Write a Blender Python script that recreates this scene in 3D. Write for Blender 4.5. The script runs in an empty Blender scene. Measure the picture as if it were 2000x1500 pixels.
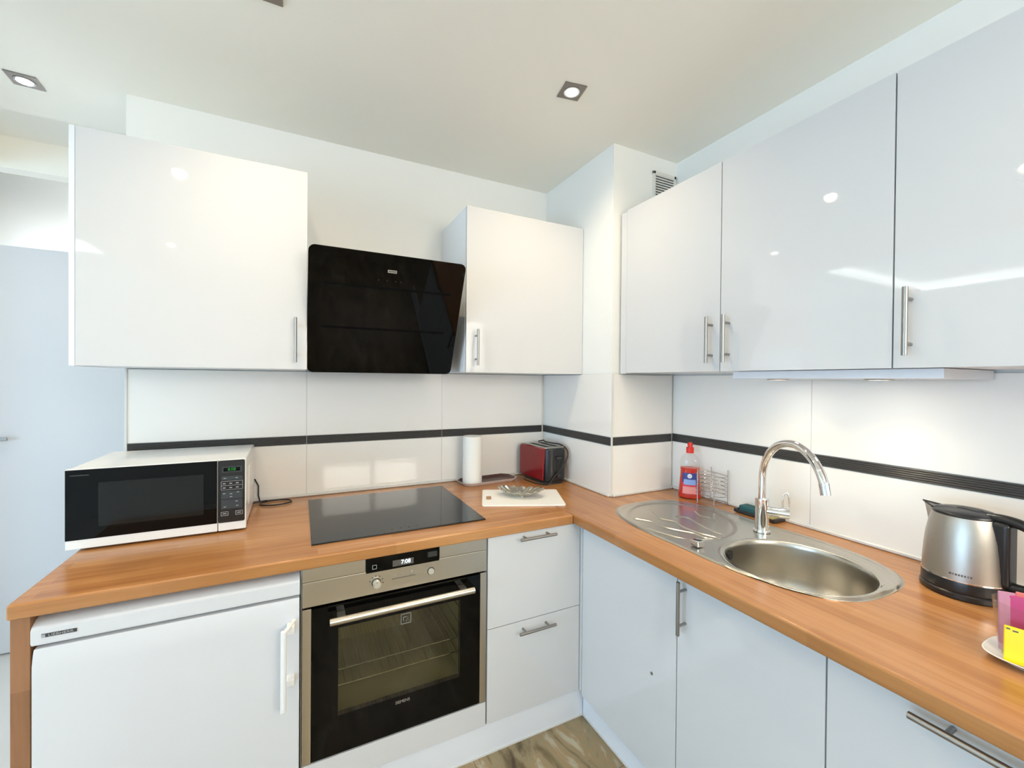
import bpy, bmesh, math, random
from mathutils import Vector, Matrix
random.seed(7)
PI = math.pi
C = bpy.context.scene.collection
S = bpy.context.scene

# ------------------------------------------------------------------ camera
YAW, PITCH, ROLL, FPX = -0.4635, -0.0081, 0.0087, 829.43
cam_d = bpy.data.cameras.new('camera'); cam = bpy.data.objects.new('camera', cam_d); C.objects.link(cam)
fw = Vector((-math.sin(YAW)*math.cos(PITCH), math.cos(YAW)*math.cos(PITCH), math.sin(PITCH)))
rt = Vector((math.cos(YAW), math.sin(YAW), 0)); up = rt.cross(fw)
r2 = rt*math.cos(ROLL)+up*math.sin(ROLL); u2 = -rt*math.sin(ROLL)+up*math.cos(ROLL)
M = Matrix((r2, u2, -fw)).transposed().to_4x4(); M.translation = Vector((-1.2809, -2.1347, 1.3613))
cam.matrix_world = M
cam_d.sensor_fit = 'HORIZONTAL'; cam_d.sensor_width = 36; cam_d.lens = 36*FPX/2000
cam_d.clip_start = 0.02
S.camera = cam

# ------------------------------------------------------------------ light
S.view_settings.view_transform = 'Standard'; S.view_settings.look = 'None'
S.view_settings.gamma = 1; S.view_settings.use_curve_mapping = False
S.view_settings.exposure = 0.48
w = bpy.data.worlds.new('world'); S.world = w; w.use_nodes = True
w.node_tree.nodes['Background'].inputs[0].default_value = (.75, .86, 1, 1)
w.node_tree.nodes['Background'].inputs[1].default_value = 1.2

def area(name, loc, rot, sx, sy, power, col):
    l = bpy.data.lights.new(name, 'AREA'); l.shape = 'RECTANGLE'; l.size = sx; l.size_y = sy
    l.energy = power; l.color = col
    o = bpy.data.objects.new(name, l); o.location = loc; o.rotation_euler = rot; C.objects.link(o); return o
# daylight outside the west living room window, then an added fill behind the camera
area('daylight_and_fill', (-5.95, -2.6, 1.15), (0, -PI/2, 0), 1.7, 2.7, 96, (.42, .70, 1))
area('daylight_and_fill', (-.35, -4.32, 1.86), (PI/2, 0, 0), 1.4, .8, 44, (1, .91, .79))  # added soft frontal fill for the back wall, not a known window
SPOT_W = 19
SPOT_COL = (1, .79, .52)

# ------------------------------------------------------------------ materials
MT = {}
def mat(name, col=(.8, .8, .8), rough=.5, metal=0, **k):
    m = bpy.data.materials.new(name); m.use_nodes = True
    b = m.node_tree.nodes['Principled BSDF']
    b.inputs['Base Color'].default_value = (*col, 1); b.inputs['Roughness'].default_value = rough
    b.inputs['Metallic'].default_value = metal
    for kk, v in k.items():
        b.inputs[kk.replace('_', ' ')].default_value = v
    MT[name] = m; return m
def nd(m, t, **k):
    n = m.node_tree.nodes.new(t)
    for a, b in k.items(): setattr(n, a, b)
    return n
def lk(m, a, b): m.node_tree.links.new(a, b)
def bs(m): return m.node_tree.nodes['Principled BSDF']
def add_bump(m, scale=200, strength=.05, stretch=(1, 1, 1), dist=.001, detail=3):
    tc = nd(m, 'ShaderNodeTexCoord'); mp = nd(m, 'ShaderNodeMapping'); mp.inputs['Scale'].default_value = stretch
    n = nd(m, 'ShaderNodeTexNoise'); n.inputs['Scale'].default_value = scale; n.inputs['Detail'].default_value = detail
    b = nd(m, 'ShaderNodeBump'); b.inputs['Strength'].default_value = strength; b.inputs['Distance'].default_value = dist
    lk(m, tc.outputs['Object'], mp.inputs[0]); lk(m, mp.outputs[0], n.inputs['Vector'])
    lk(m, n.outputs['Fac'], b.inputs['Height']); lk(m, b.outputs[0], bs(m).inputs['Normal']); return n

mat('wall_paint', (.88, .865, .815), .75); add_bump(MT['wall_paint'], 260, .12)
mat('ceiling_paint', (.95, .915, .82), .8); add_bump(MT['ceiling_paint'], 260, .1)
mat('lacquer', (.67, .67, .67), .035, Specular_IOR_Level=.7); add_bump(MT['lacquer'], 2.2, .10, dist=.002, detail=1)
mat('carcass', (.84, .85, .86), .3)
mat('kick', (.80, .82, .86), .3)
mat('steel', (.60, .575, .52), .3, 1); add_bump(MT['steel'], 60, .12, (1, 20, 20), .0004)
mat('steel_panel', (.58, .54, .465), .33, 1); add_bump(MT['steel_panel'], 30, .15, (1, 30, 30), .0004)
mat('steel_vertical', (.46, .43, .385), .38, 1); add_bump(MT['steel_vertical'], 90, .25, (20, 20, .6), .0004)
mat('sink_steel', (.57, .54, .48), .27, 1); add_bump(MT['sink_steel'], 350, .06, (1, 1, 1), .0003)
mat('handle_steel', (.34, .32, .295), .36, 1)
mat('chrome', (.82, .82, .82), .05, 1)
mat('rack_wire', (.42, .41, .40), .22, 1)
mat('slot_black', (.001, .001, .001), .6, Specular_IOR_Level=.1)
mat('lamp_frame', (.26, .23, .21), .4, 1)
mat('wardrobe_white', (.66, .67, .69), .35)
mat('knob_face', (.70, .67, .58), .35, .6)
mat('microwave_window', (.010, .011, .010), .06, Specular_IOR_Level=.28)
mat('grout', (.62, .62, .60), .8)
mat('tile', (.88, .85, .80), .06)
m = MT['tile']; n = add_bump(m, 3, .1, (1, 1, 8), .001, 2)
mat('stripe', (.055, .053, .052), .18)
mat('bead', (.72, .71, .68), .3)
mat('black_glass', (.002, .002, .002), .02, Specular_IOR_Level=.2)
mat('hob_glass', (.008, .010, .010), .04, Specular_IOR_Level=.4)
mat('black_plastic', (.012, .012, .013), .28)
mat('dark_plastic', (.03, .03, .032), .45)
mat('dark_gap', (.02, .02, .02), .8)
mat('white_plastic', (.84, .84, .82), .22)
mat('fridge_white', (.70, .705, .72), .28); add_bump(MT['fridge_white'], 500, .06)
mat('board_white', (.93, .93, .90), .4)
mat('paper', (.90, .89, .84), .9); add_bump(MT['paper'], 130, .4)
mat('card', (.45, .33, .2), .9)
mat('red_paint', (.22, .008, .012), .16)
mat('tray_white', (.75, .68, .66), .35)
mat('tray_brown', (.085, .035, .03), .35)
mat('pewter', (.62, .58, .49), .2, 1)
mat('badge', (.5, .5, .5), .3, .8)
mat('badge_dark', (.06, .06, .06), .4)
mat('print_dark', (.10, .09, .08), .5)
mat('print_grey', (.42, .42, .42), .5)
mat('pad', (.035, .045, .05), .35)
mat('cord', (.012, .010, .010), .4)
mat('sponge_green', (.02, .10, .11), .8)
mat('sponge_yellow', (.62, .50, .20), .9)
mat('cap_red', (.75, .025, .01), .35)
mat('liquid', (.72, .045, .025), .08, Transmission_Weight=.15, IOR=1.35)
mat('label_blue', (.03, .05, .25), .4)
mat('label_pale', (.25, .38, .72), .4)
mat('label_red', (.62, .03, .05), .4)
mat('label_pink', (.80, .30, .28), .4)
mat('label_white', (.85, .85, .88), .4)
mat('packet_pink', (.55, .05, .19), .4)
mat('packet_mauve', (.52, .24, .34), .4)
mat('packet_salmon', (.75, .18, .16), .4)
mat('packet_yellow', (.95, .72, .0), .35)
mat('plate_white', (.86, .85, .83), .15)
mat('cavity', (.52, .50, .34), .4)
mat('vent_white', (.72, .70, .64), .5)
mat('floor_pale', (.75, .74, .72), .35)
mat('sash', (.85, .85, .85), .4)

def emis(name, col, s):
    m = bpy.data.materials.new(name); m.use_nodes = True; nt = m.node_tree; nt.nodes.clear()
    e = nt.nodes.new('ShaderNodeEmission'); o = nt.nodes.new('ShaderNodeOutputMaterial')
    e.inputs[0].default_value = (*col, 1); e.inputs[1].default_value = s; nt.links.new(e.outputs[0], o.inputs[0]); MT[name] = m
emis('bulb', (1, .93, .8), 40)
emis('led_cool', (.85, .93, 1), 16)
emis('led_bright', (.85, .93, 1), 18)
emis('clock_digits', (.75, .9, 1), 2.2)
emis('green_digits', (.08, .45, .10), .5)

def clear(name, tint, gloss=.12, rough=.0):
    m = bpy.data.materials.new(name); m.use_nodes = True; nt = m.node_tree; nt.nodes.clear()
    t = nt.nodes.new('ShaderNodeBsdfTransparent'); g = nt.nodes.new('ShaderNodeBsdfGlossy'); x = nt.nodes.new('ShaderNodeMixShader')
    f = nt.nodes.new('ShaderNodeFresnel'); o = nt.nodes.new('ShaderNodeOutputMaterial')
    t.inputs[0].default_value = (*tint, 1); g.inputs['Roughness'].default_value = rough
    g.inputs[0].default_value = (1, 1, 1, 1)
    ge = nt.nodes.new('ShaderNodeNewGeometry'); mr = nt.nodes.new('ShaderNodeMapRange')   # same reflectance seen from either side
    mr.inputs['To Min'].default_value = 1.45; mr.inputs['To Max'].default_value = 1/1.45
    nt.links.new(ge.outputs['Backfacing'], mr.inputs['Value']); nt.links.new(mr.outputs[0], f.inputs[0])
    nt.links.new(f.outputs[0], x.inputs[0]); nt.links.new(t.outputs[0], x.inputs[1]); nt.links.new(g.outputs[0], x.inputs[2])
    nt.links.new(x.outputs[0], o.inputs[0]); MT[name] = m
clear('oven_pane', (.70, .68, .56)); clear('clear_plastic', (.93, .93, .93)); clear('window_glass', (.97, .98, .98))

def wood(name, axis, c1, c2, c3, stave=.045, rough=.22):
    """staves run along axis (0 = x, 1 = y, 2 = z)"""
    m = mat(name, c1, rough); tc = nd(m, 'ShaderNodeTexCoord'); mp = nd(m, 'ShaderNodeMapping')
    # bring the grain axis onto the texture's X
    mp.inputs['Rotation'].default_value = {0: (0, 0, 0), 1: (0, 0, PI/2), 2: (0, PI/2, 0)}[axis]
    lk(m, tc.outputs['Object'], mp.inputs[0])
    br = nd(m, 'ShaderNodeTexBrick'); br.offset = .37; br.inputs['Scale'].default_value = 1
    br.inputs['Brick Width'].default_value = .62; br.inputs['Row Height'].default_value = stave
    br.inputs['Mortar Size'].default_value = 0; br.inputs['Bias'].default_value = 0
    br.inputs['Color1'].default_value = (0, 0, 0, 1); br.inputs['Color2'].default_value = (1, 1, 1, 1)
    lk(m, mp.outputs[0], br.inputs['Vector'])
    s = nd(m, 'ShaderNodeMapping'); s.inputs['Scale'].default_value = (1.6, 26, 26); lk(m, mp.outputs[0], s.inputs[0])
    n = nd(m, 'ShaderNodeTexNoise'); n.inputs['Scale'].default_value = 2.2; n.inputs['Detail'].default_value = 6; n.inputs['Distortion'].default_value = .6
    lk(m, s.outputs[0], n.inputs['Vector'])
    s2 = nd(m, 'ShaderNodeMapping'); s2.inputs['Scale'].default_value = (1, 4, 4); lk(m, mp.outputs[0], s2.inputs[0])
    n2 = nd(m, 'ShaderNodeTexNoise'); n2.inputs['Scale'].default_value = 2.6; n2.inputs['Detail'].default_value = 3
    lk(m, s2.outputs[0], n2.inputs['Vector'])
    a = nd(m, 'ShaderNodeMix', data_type='FLOAT'); a.inputs[0].default_value = .30
    lk(m, n.outputs['Fac'], a.inputs[2]); lk(m, br.outputs['Color'], a.inputs[3])
    a2 = nd(m, 'ShaderNodeMix', data_type='FLOAT'); a2.inputs[0].default_value = .35
    lk(m, a.outputs[0], a2.inputs[2]); lk(m, n2.outputs['Fac'], a2.inputs[3])
    cr = nd(m, 'ShaderNodeValToRGB'); e = cr.color_ramp.elements
    e[0].position = .22; e[0].color = (*c3, 1); e[1].position = .78; e[1].color = (*c2, 1)
    x = e.new(.5); x.color = (*c1, 1)
    lk(m, a2.outputs[0], cr.inputs[0]); lk(m, cr.outputs[0], bs(m).inputs['Base Color'])
    b = nd(m, 'ShaderNodeBump'); b.inputs['Strength'].default_value = .06; b.inputs['Distance'].default_value = .001
    lk(m, n.outputs['Fac'], b.inputs['Height']); lk(m, b.outputs[0], bs(m).inputs['Normal'])
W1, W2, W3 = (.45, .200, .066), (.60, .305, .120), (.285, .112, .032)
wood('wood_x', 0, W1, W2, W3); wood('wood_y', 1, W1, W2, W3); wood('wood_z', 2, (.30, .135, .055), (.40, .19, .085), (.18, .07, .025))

m = mat('floor_vinyl', (.4, .3, .2), .3)
tc = nd(m, 'ShaderNodeTexCoord'); mp = nd(m, 'ShaderNodeMapping'); mp.inputs['Rotation'].default_value = (0, 0, -.35); mp.inputs['Scale'].default_value = (5, 1.5, 1)
n = nd(m, 'ShaderNodeTexNoise'); n.inputs['Scale'].default_value = 2.4; n.inputs['Detail'].default_value = 9; n.inputs['Distortion'].default_value = .8; n.inputs['Roughness'].default_value = .62
cr = nd(m, 'ShaderNodeValToRGB'); e = cr.color_ramp.elements
e[0].position = .30; e[0].color = (.075, .045, .02, 1); e[1].position = .72; e[1].color = (.60, .50, .35, 1)
for ps, cc in ((.43, (.21, .15, .07)), (.51, (.33, .26, .15)), (.57, (.36, .24, .12)), (.62, (.45, .40, .30))):
    x = e.new(ps); x.color = (*cc, 1)
lk(m, tc.outputs['Object'], mp.inputs[0]); lk(m, mp.outputs[0], n.inputs['Vector']); lk(m, n.outputs['Fac'], cr.inputs[0])
br = nd(m, 'ShaderNodeTexBrick'); br.inputs['Scale'].default_value = 1; br.inputs['Brick Width'].default_value = .6; br.inputs['Row Height'].default_value = .3
br.inputs['Mortar Size'].default_value = .0015; br.inputs['Color1'].default_value = (1, 1, 1, 1); br.inputs['Color2'].default_value = (.8, .85, .85, 1); br.inputs['Mortar'].default_value = (.45, .42, .38, 1)
mb = nd(m, 'ShaderNodeMapping'); mb.inputs['Location'].default_value = (.12, .08, 0); lk(m, tc.outputs['Object'], mb.inputs[0]); lk(m, mb.outputs[0], br.inputs['Vector'])
mx = nd(m, 'ShaderNodeMix', data_type='RGBA', blend_type='MULTIPLY'); mx.inputs[0].default_value = 1
lk(m, cr.outputs[0], mx.inputs[6]); lk(m, br.outputs['Color'], mx.inputs[7]); lk(m, mx.outputs[2], bs(m).inputs['Base Color'])

# ------------------------------------------------------------------ geometry helpers
class G:
    def __init__(s): s.bm = bmesh.new()
    def _add(s, t, mi=0):
        for f in t.faces: f.material_index = mi
        me = bpy.data.meshes.new('t'); t.to_mesh(me); t.free(); s.bm.from_mesh(me); bpy.data.meshes.remove(me); return s
    def box(s, x0, x1, y0, y1, z0, z1, r=0, seg=2, mi=0):
        t = bmesh.new(); bmesh.ops.create_cube(t, size=1)
        for v in t.verts:
            v.co = Vector(((x0+x1)/2+v.co.x*(x1-x0), (y0+y1)/2+v.co.y*(y1-y0), (z0+z1)/2+v.co.z*(z1-z0)))
        if r: bmesh.ops.bevel(t, geom=t.edges[:], offset=r, segments=seg, affect='EDGES', profile=.5)
        return s._add(t, mi)
    def cyl(s, p0, p1, r, r2=None, seg=24, bev=0, mi=0):
        p0, p1 = Vector(p0), Vector(p1); t = bmesh.new()
        bmesh.ops.create_cone(t, cap_ends=True, segments=seg, radius1=r, radius2=r if r2 is None else r2, depth=(p1-p0).length)
        if bev:
            ed = [e for e in t.edges if len(e.link_faces) == 2 and any(len(f.verts) > 4 for f in e.link_faces)]
            bmesh.ops.bevel(t, geom=ed, offset=bev, segments=2, affect='EDGES')
        q = (p1-p0).to_track_quat('Z', 'Y').to_matrix().to_4x4(); q.translation = (p0+p1)/2
        bmesh.ops.transform(t, matrix=q, verts=t.verts); return s._add(t, mi)
    def tube(s, pts, r, seg=12, closed=False, mi=0, rs=None):
        t = bmesh.new(); pts = [Vector(p) for p in pts]; n = len(pts); rings = []; prev = None
        for i, p in enumerate(pts):
            a = pts[(i-1) % n] if closed or i > 0 else p; b = pts[(i+1) % n] if closed or i < n-1 else p
            d = (b-a).normalized()
            if prev is None:
                h = Vector((0, 0, 1)) if abs(d.z) < .9 else Vector((1, 0, 0)); u = d.cross(h).normalized()
            else:
                u = (prev-d*prev.dot(d)).normalized()
            prev = u; v = d.cross(u); rr = rs[i] if rs else r
            rings.append([t.verts.new(p+(u*math.cos(2*PI*k/seg)+v*math.sin(2*PI*k/seg))*rr) for k in range(seg)])
        for i in range(n if closed else n-1):
            A, B = rings[i], rings[(i+1) % n]
            for k in range(seg): t.faces.new((A[k], A[(k+1) % seg], B[(k+1) % seg], B[k]))
        if not closed: t.faces.new(rings[0][::-1]); t.faces.new(rings[-1])
        bmesh.ops.recalc_face_normals(t, faces=t.faces); return s._add(t, mi)
    def lathe(s, prof, c=(0, 0, 0), seg=48, sx=1, sy=1, a0=0, a1=2*PI, mi=0, cap=False):
        t = bmesh.new(); full = abs(a1-a0-2*PI) < 1e-6; n = seg if full else seg+1; R = []
        for rr, z in prof:
            R.append([t.verts.new((c[0]+rr*sx*math.cos(a0+(a1-a0)*k/seg), c[1]+rr*sy*math.sin(a0+(a1-a0)*k/seg), c[2]+z)) for k in range(n)])
        for i in range(len(R)-1):
            for k in range(seg):
                k2 = (k+1) % n; t.faces.new((R[i][k], R[i][k2], R[i+1][k2], R[i+1][k]))
        if cap: t.faces.new(R[0][::-1]); t.faces.new(R[-1])
        bmesh.ops.remove_doubles(t, verts=t.verts, dist=1e-6)
        bmesh.ops.recalc_face_normals(t, faces=t.faces); return s._add(t, mi)
    def prism(s, poly, z0, z1, bev=0, seg=2, mi=0, holes=(), M=None):
        """poly in xy extruded z0..z1; holes are loops too"""
        t = bmesh.new(); es = []
        for lp in (poly, *holes):
            vs = [t.verts.new((x, y, z0)) for x, y in lp]
            es += [t.edges.new((vs[i], vs[(i+1) % len(vs)])) for i in range(len(vs))]
        if holes: bmesh.ops.triangle_fill(t, edges=es, use_beauty=True)
        else: t.faces.new(t.verts[:])
        fs = t.faces[:]
        r = bmesh.ops.extrude_face_region(t, geom=fs)
        for v in [g for g in r['geom'] if isinstance(g, bmesh.types.BMVert)]: v.co.z = z1
        bmesh.ops.recalc_face_normals(t, faces=t.faces)
        if bev:
            ed = [e for e in t.edges if len(e.link_faces) == 2 and e.calc_face_angle(0) > .6 and abs(e.verts[0].co.z-e.verts[1].co.z) < 1e-6 or (len(e.link_faces) == 2 and e.calc_face_angle(0) > 1.2)]
            bmesh.ops.bevel(t, geom=ed, offset=bev, segments=seg, affect='EDGES', profile=.5)
        if M is not None: bmesh.ops.transform(t, matrix=M, verts=t.verts)
        return s._add(t, mi)
    def xf(s, M): bmesh.ops.transform(s.bm, matrix=M, verts=s.bm.verts); return s
WL = {}
def obj(name, g, mats, parent=None, world=False, smooth=True, off=None):
    if not isinstance(mats, (list, tuple)): mats = [mats]
    bm = g.bm if isinstance(g, G) else g
    if world and parent is not None:
        r = parent
        while r.parent: r = r.parent
        bmesh.ops.translate(bm, verts=bm.verts, vec=-Vector(r.location))
    me = bpy.data.meshes.new(name); bm.to_mesh(me); bm.free()
    for mm in mats: me.materials.append(MT[mm])
    if smooth:
        for p in me.polygons: p.use_smooth = True
        me.set_sharp_from_angle(angle=math.radians(32))
    o = bpy.data.objects.new(name, me); C.objects.link(o)
    if parent is not None: o.parent = parent
    if smooth and len(me.polygons) < 3000:      # flat faces keep flat normals next to rounded edges
        wn = o.modifiers.new('weighted_normals', 'WEIGHTED_NORMAL'); wn.keep_sharp = True; wn.weight = 100
    return o
def thing(name, label, cat, loc=(0, 0, 0), rz=0, group=None):
    o = bpy.data.objects.new(name, None); o.empty_display_size = .05; C.objects.link(o)
    o.location = loc; o.rotation_euler = (0, 0, rz); o['label'] = label; o['category'] = cat
    if group: o['group'] = group
    return o
def tag(o, label, cat, group=None):
    o['label'] = label; o['category'] = cat
    if group: o['group'] = group
    return o
def struct(name, g, m, parent=None, label=None):
    o = obj(name, g, m, parent)
    o['kind'] = 'structure'
    return o
def text(name, s, size, mt, parent, loc, rot, world=True, ex=.0002, sx=1):
    cu = bpy.data.curves.new('t', 'FONT'); cu.body = s; cu.size = size; cu.extrude = ex; cu.align_x = 'CENTER'; cu.align_y = 'CENTER'
    to = bpy.data.objects.new('t', cu); C.objects.link(to)
    dg = bpy.context.evaluated_depsgraph_get(); me = bpy.data.meshes.new_from_object(to.evaluated_get(dg))
    bm = bmesh.new(); bm.from_mesh(me); bpy.data.objects.remove(to)
    from mathutils import Euler
    Mx = Matrix.Translation(loc) @ Euler(rot).to_matrix().to_4x4() @ Matrix.Diagonal((sx, 1, 1, 1))
    bmesh.ops.transform(bm, matrix=Mx, verts=bm.verts)
    return obj(name, bm, mt, parent, world=world, smooth=False)
FRONT = (PI/2, 0, 0)          # lettering that faces -y
def bar_handle(parent, c, axis, L, out, r=.0055, stand=.03, ins=.028):
    """c = centre on the door face; axis and out are unit vectors (tuples)"""
    c, a, o = Vector(c), Vector(axis), Vector(out); g = G()
    q = c+o*stand
    g.cyl(q-a*L/2, q+a*L/2, r, seg=20, bev=.0008)
    for s in (-1, 1):
        p = c+a*s*(L/2-ins); g.cyl(p, p+o*stand, r*.72, seg=14)
    return obj('handle', g, 'handle_steel', parent, world=True)

# ------------------------------------------------------------------ room
XL, XR, YB, H = -1.882, .396, -.595, 2.45      # back wall's left end, right wall, front of the chimney column, ceiling
ZC = .832; ZB = .795                           # worktop top and underside
struct('floor', G().box(-1.95, .6, -4.3, .2, -.05, 0), 'floor_vinyl')
struct('floor', G().box(-5.9, -1.95, -4.3, 1.5, -.05, 0), 'floor_pale')
struct('wall_back', G().box(XL, 0, 0, .14, 0, H), 'wall_paint')
struct('wall_column', G().box(0, XR, YB, .14, 0, H), 'wall_paint')
struct('wall_right', G().box(XR, XR+.14, -4.3, .14, 0, H), 'wall_paint')
struct('ceiling', G().box(-2.55, .54, -4.3, .624, H, H+.1), 'ceiling_paint')
struct('ceiling', G().box(-5.99, -1.0, -4.3, 1.5, 2.66, 2.72), 'wall_paint')
struct('trim_1', G().box(-2.63, -1.2, .624, .70, 2.308, 2.66), 'ceiling_paint')     # dropped beam over the hall
struct('trim_2', G().box(-2.63, -2.55, -4.3, .70, 2.308, 2.66), 'ceiling_paint')   # edge of the lowered kitchen ceiling
struct('wall_north', G().box(-5.99, -1.2, 1.40, 1.5, 0, 2.66), 'wall_paint')
struct('wall_hall', G().box(-1.30, -1.2, .14, 1.40, 0, 2.66), 'wall_paint')
struct('wall_living', G().box(-5.99, -2.85, .55, .65, 0, 2.66), 'wall_paint')
wsth = G()
wsth.box(-5.99, -1.05, -4.3, -4.2, 0, 2.66); wsth.box(.36, .54, -4.3, -4.2, 0, 2.66)
wsth.box(-1.05, .36, -4.3, -4.2, 0, 1.46); wsth.box(-1.05, .36, -4.3, -4.2, 2.25, 2.66)
struct('wall_south', wsth, 'wall_paint')
wst = G()
wst.box(-5.99, -5.89, -4.3, -3.95, 0, 2.66); wst.box(-5.99, -5.89, -1.25, 1.5, 0, 2.66)
wst.box(-5.99, -5.89, -3.95, -1.25, 0, .3); wst.box(-5.99, -5.89, -3.95, -1.25, 2.0, 2.66)
struct('wall_west', wst, 'wall_paint')
def window(name, horizontal, a0, a1, z0, z1, c):
    """casement frame in the wall opening; horizontal: runs along x at y=c, else along y at x=c"""
    g = G(); p = G(); mid = (a0+a1)/2
    def bx(gg, u0, u1, w0, w1, d):
        if horizontal: gg.box(u0, u1, c-d, c+d, w0, w1)
        else: gg.box(c-d, c+d, u0, u1, w0, w1)
    for u in (a0, mid-.03, a1-.06): bx(g, u, u+.06, z0, z1, .025)
    bx(g, a0, a1, z0, z0+.06, .025); bx(g, a0, a1, z1-.06, z1, .025)
    bx(p, a0+.06, a1-.06, z0+.06, z1-.06, .003)
    o = struct(name, g, 'sash'); q = obj('window_pane', p, 'window_glass', o); return o
window('window_1', False, -3.95, -1.25, .3, 2.0, -5.92)
window('added_fill_window', True, -1.05, .36, 1.46, 2.25, -4.23)  # unseen window added to let in the frontal fill light
# cornice with a cool light strip along the living room walls
cg = G(); cg.box(-5.89, -5.81, -4.2, .55, 2.54, 2.57); cg.box(-5.89, -2.85, .47, .55, 2.54, 2.57); cg.box(-5.89, -2.63, -4.2, -4.12, 2.54, 2.57)
struct('trim_3', cg, 'wall_paint')
lg = G(); lg.box(-5.875, -5.84, -4.1, .50, 2.571, 2.577); lg.box(-5.84, -2.9, .50, .535, 2.571, 2.577); lg.box(-5.84, -2.7, -4.185, -4.15, 2.571, 2.577)
tag(obj('cornice_light', lg, 'led_cool'), 'cool white light strip hidden on the living room cornice', 'light strip')

# white tall storage front left of the kitchen with a light strip on top
t = thing('wardrobe', 'plain white full height wardrobe front beyond the left end of the kitchen wall', 'wardrobe', (-2.2, .81, 0))
obj('body', G().box(-2.84, -1.32, .83, 1.38, 0, 1.995), 'wardrobe_white', t, world=True)
obj('door', G().box(-2.84, -2.082, .81, .829, .01, 1.995), 'wardrobe_white', t, world=True)
obj('door', G().box(-2.078, -1.32, .81, .829, .01, 1.995), 'wardrobe_white', t, world=True)
h = G(); h.box(-2.66, -2.54, .775, .785, 1.05, 1.066, .003); h.box(-2.655, -2.64, .78, .81, 1.052, 1.064)
obj('handle', h, 'handle_steel', t, world=True)
tag(obj('wardrobe_light', G().box(-2.82, -1.34, 1.20, 1.23, 1.996, 2.006), 'led_bright'), 'bright cool white light strip lying on top of the wardrobe', 'light strip')

# ------------------------------------------------------------------ tiled splashbacks
ZT = 1.393; Z1, Z2 = 1.066, 1.105
def splash(label, axis, face, a0, a1, seams, out, joints):
    """axis 0: runs along x on plane y=face (out=-1 towards -y); axis 1: runs along y on plane x=face"""
    t = thing('tile_splashback', label, 'splashback', (a0, face, ZC) if axis == 0 else (face, a0, ZC), 0, 'tiled splashbacks around the worktop')
    th = .009
    def bx(g, u0, u1, d0, d1, z0, z1, r=0, mi=0):
        d0, d1 = sorted((face+out*max(d0, .0004), face+out*d1))
        if axis == 0: g.box(u0, u1, d0, d1, z0, z1, r, 1, mi)
        else: g.box(d0, d1, u0, u1, z0, z1, r, 1, mi)
    cuts = [a0]+sorted(q for q in seams if a0 < q < a1)+[a1]
    g = G(); bx(g, a0, a1, 0, th-.0015, ZC+.001, ZT, 0, 1)
    for u, v in zip(cuts, cuts[1:]):
        for z0, z1 in ((ZC+.003, Z1-.001), (Z2+.001, ZT)):
            bx(g, u+.001, v-.001, .0005, th, z0, z1, .0008)
    obj('tiles', g, ['tile', 'grout'], t, world=True)
    g = G()
    n = 6; p = (Z2-Z1)/n
    for u, v in zip(cuts, cuts[1:]):
        bx(g, u+.001, v-.001, 0, th, Z1+.0005, Z2-.0005)
        for k in range(n):
            zc = Z1+p*(k+.5); d = face+out*th
            if axis == 0: g.cyl((u+.0012, d, zc), (v-.0012, d, zc), p*.42, seg=8)
            else: g.cyl((d, u+.0012, zc), (d, v-.0012, zc), p*.42, seg=8)
    obj('border_strip', g, 'stripe', t, world=True)
    g = G(); bx(g, a0, a1-(.0 if axis == 0 else 0), th, th+.012, ZC+.0005, ZC+.013, .003)
    obj('sealing_bead', g, 'bead', t, world=True)
    for j in joints:
        g = G()
        if axis == 0: g.box(j-.004, j+.004, face-.0125, face-.0005, ZC+.002, ZT, .001)
        obj('corner_trim', g, 'bead', t, world=True)
    return t
splash('long white tiled splashback with ribbed black border behind the hob and microwave', 0, 0, XL, -.0235, [-1.252, -.6222], -1, [XL+.003])
splash('white tiled splashback with black border on the left side of the wall column', 1, 0, YB-.0085, -.0008, [], -1, [])
splash('narrow white tiled splashback with black border on the front of the wall column', 0, YB, .0008, XR-.0235, [], -1, [-.004])
splash('white tiled splashback with ribbed black border behind the sink and kettle', 1, XR, -2.7, YB-.0008, [-1.2395, -1.87, -2.5], -1, [])

# ventilation grille on the column
t = thing('vent_grille', 'white slatted air vent grille high on the wall column', 'vent', (.31, YB, 2.20))
g = G(); F0, F1, V0, V1 = .235, .385, 2.20, 2.378
g.box(F0, F1, YB-.010, YB, V0, V0+.016, .002); g.box(F0, F1, YB-.010, YB, V1-.016, V1, .002)
g.box(F0, F0+.014, YB-.010, YB, V0, V1, .002); g.box(F1-.014, F1, YB-.010, YB, V0, V1, .002)
obj('frame', g, 'vent_white', t, world=True)
obj('backing', G().box(F0+.01, F1-.01, YB-.0015, YB-.0005, V0+.01, V1-.01), 'dark_gap', t, world=True)
g = G(); z = V0+.02
while z < V1-.02: g.box(F0+.012, F1-.012, YB-.008, YB-.001, z, z+.0062, .001, 1); z += .0125
obj('slats', g, 'vent_white', t, world=True)

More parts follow.
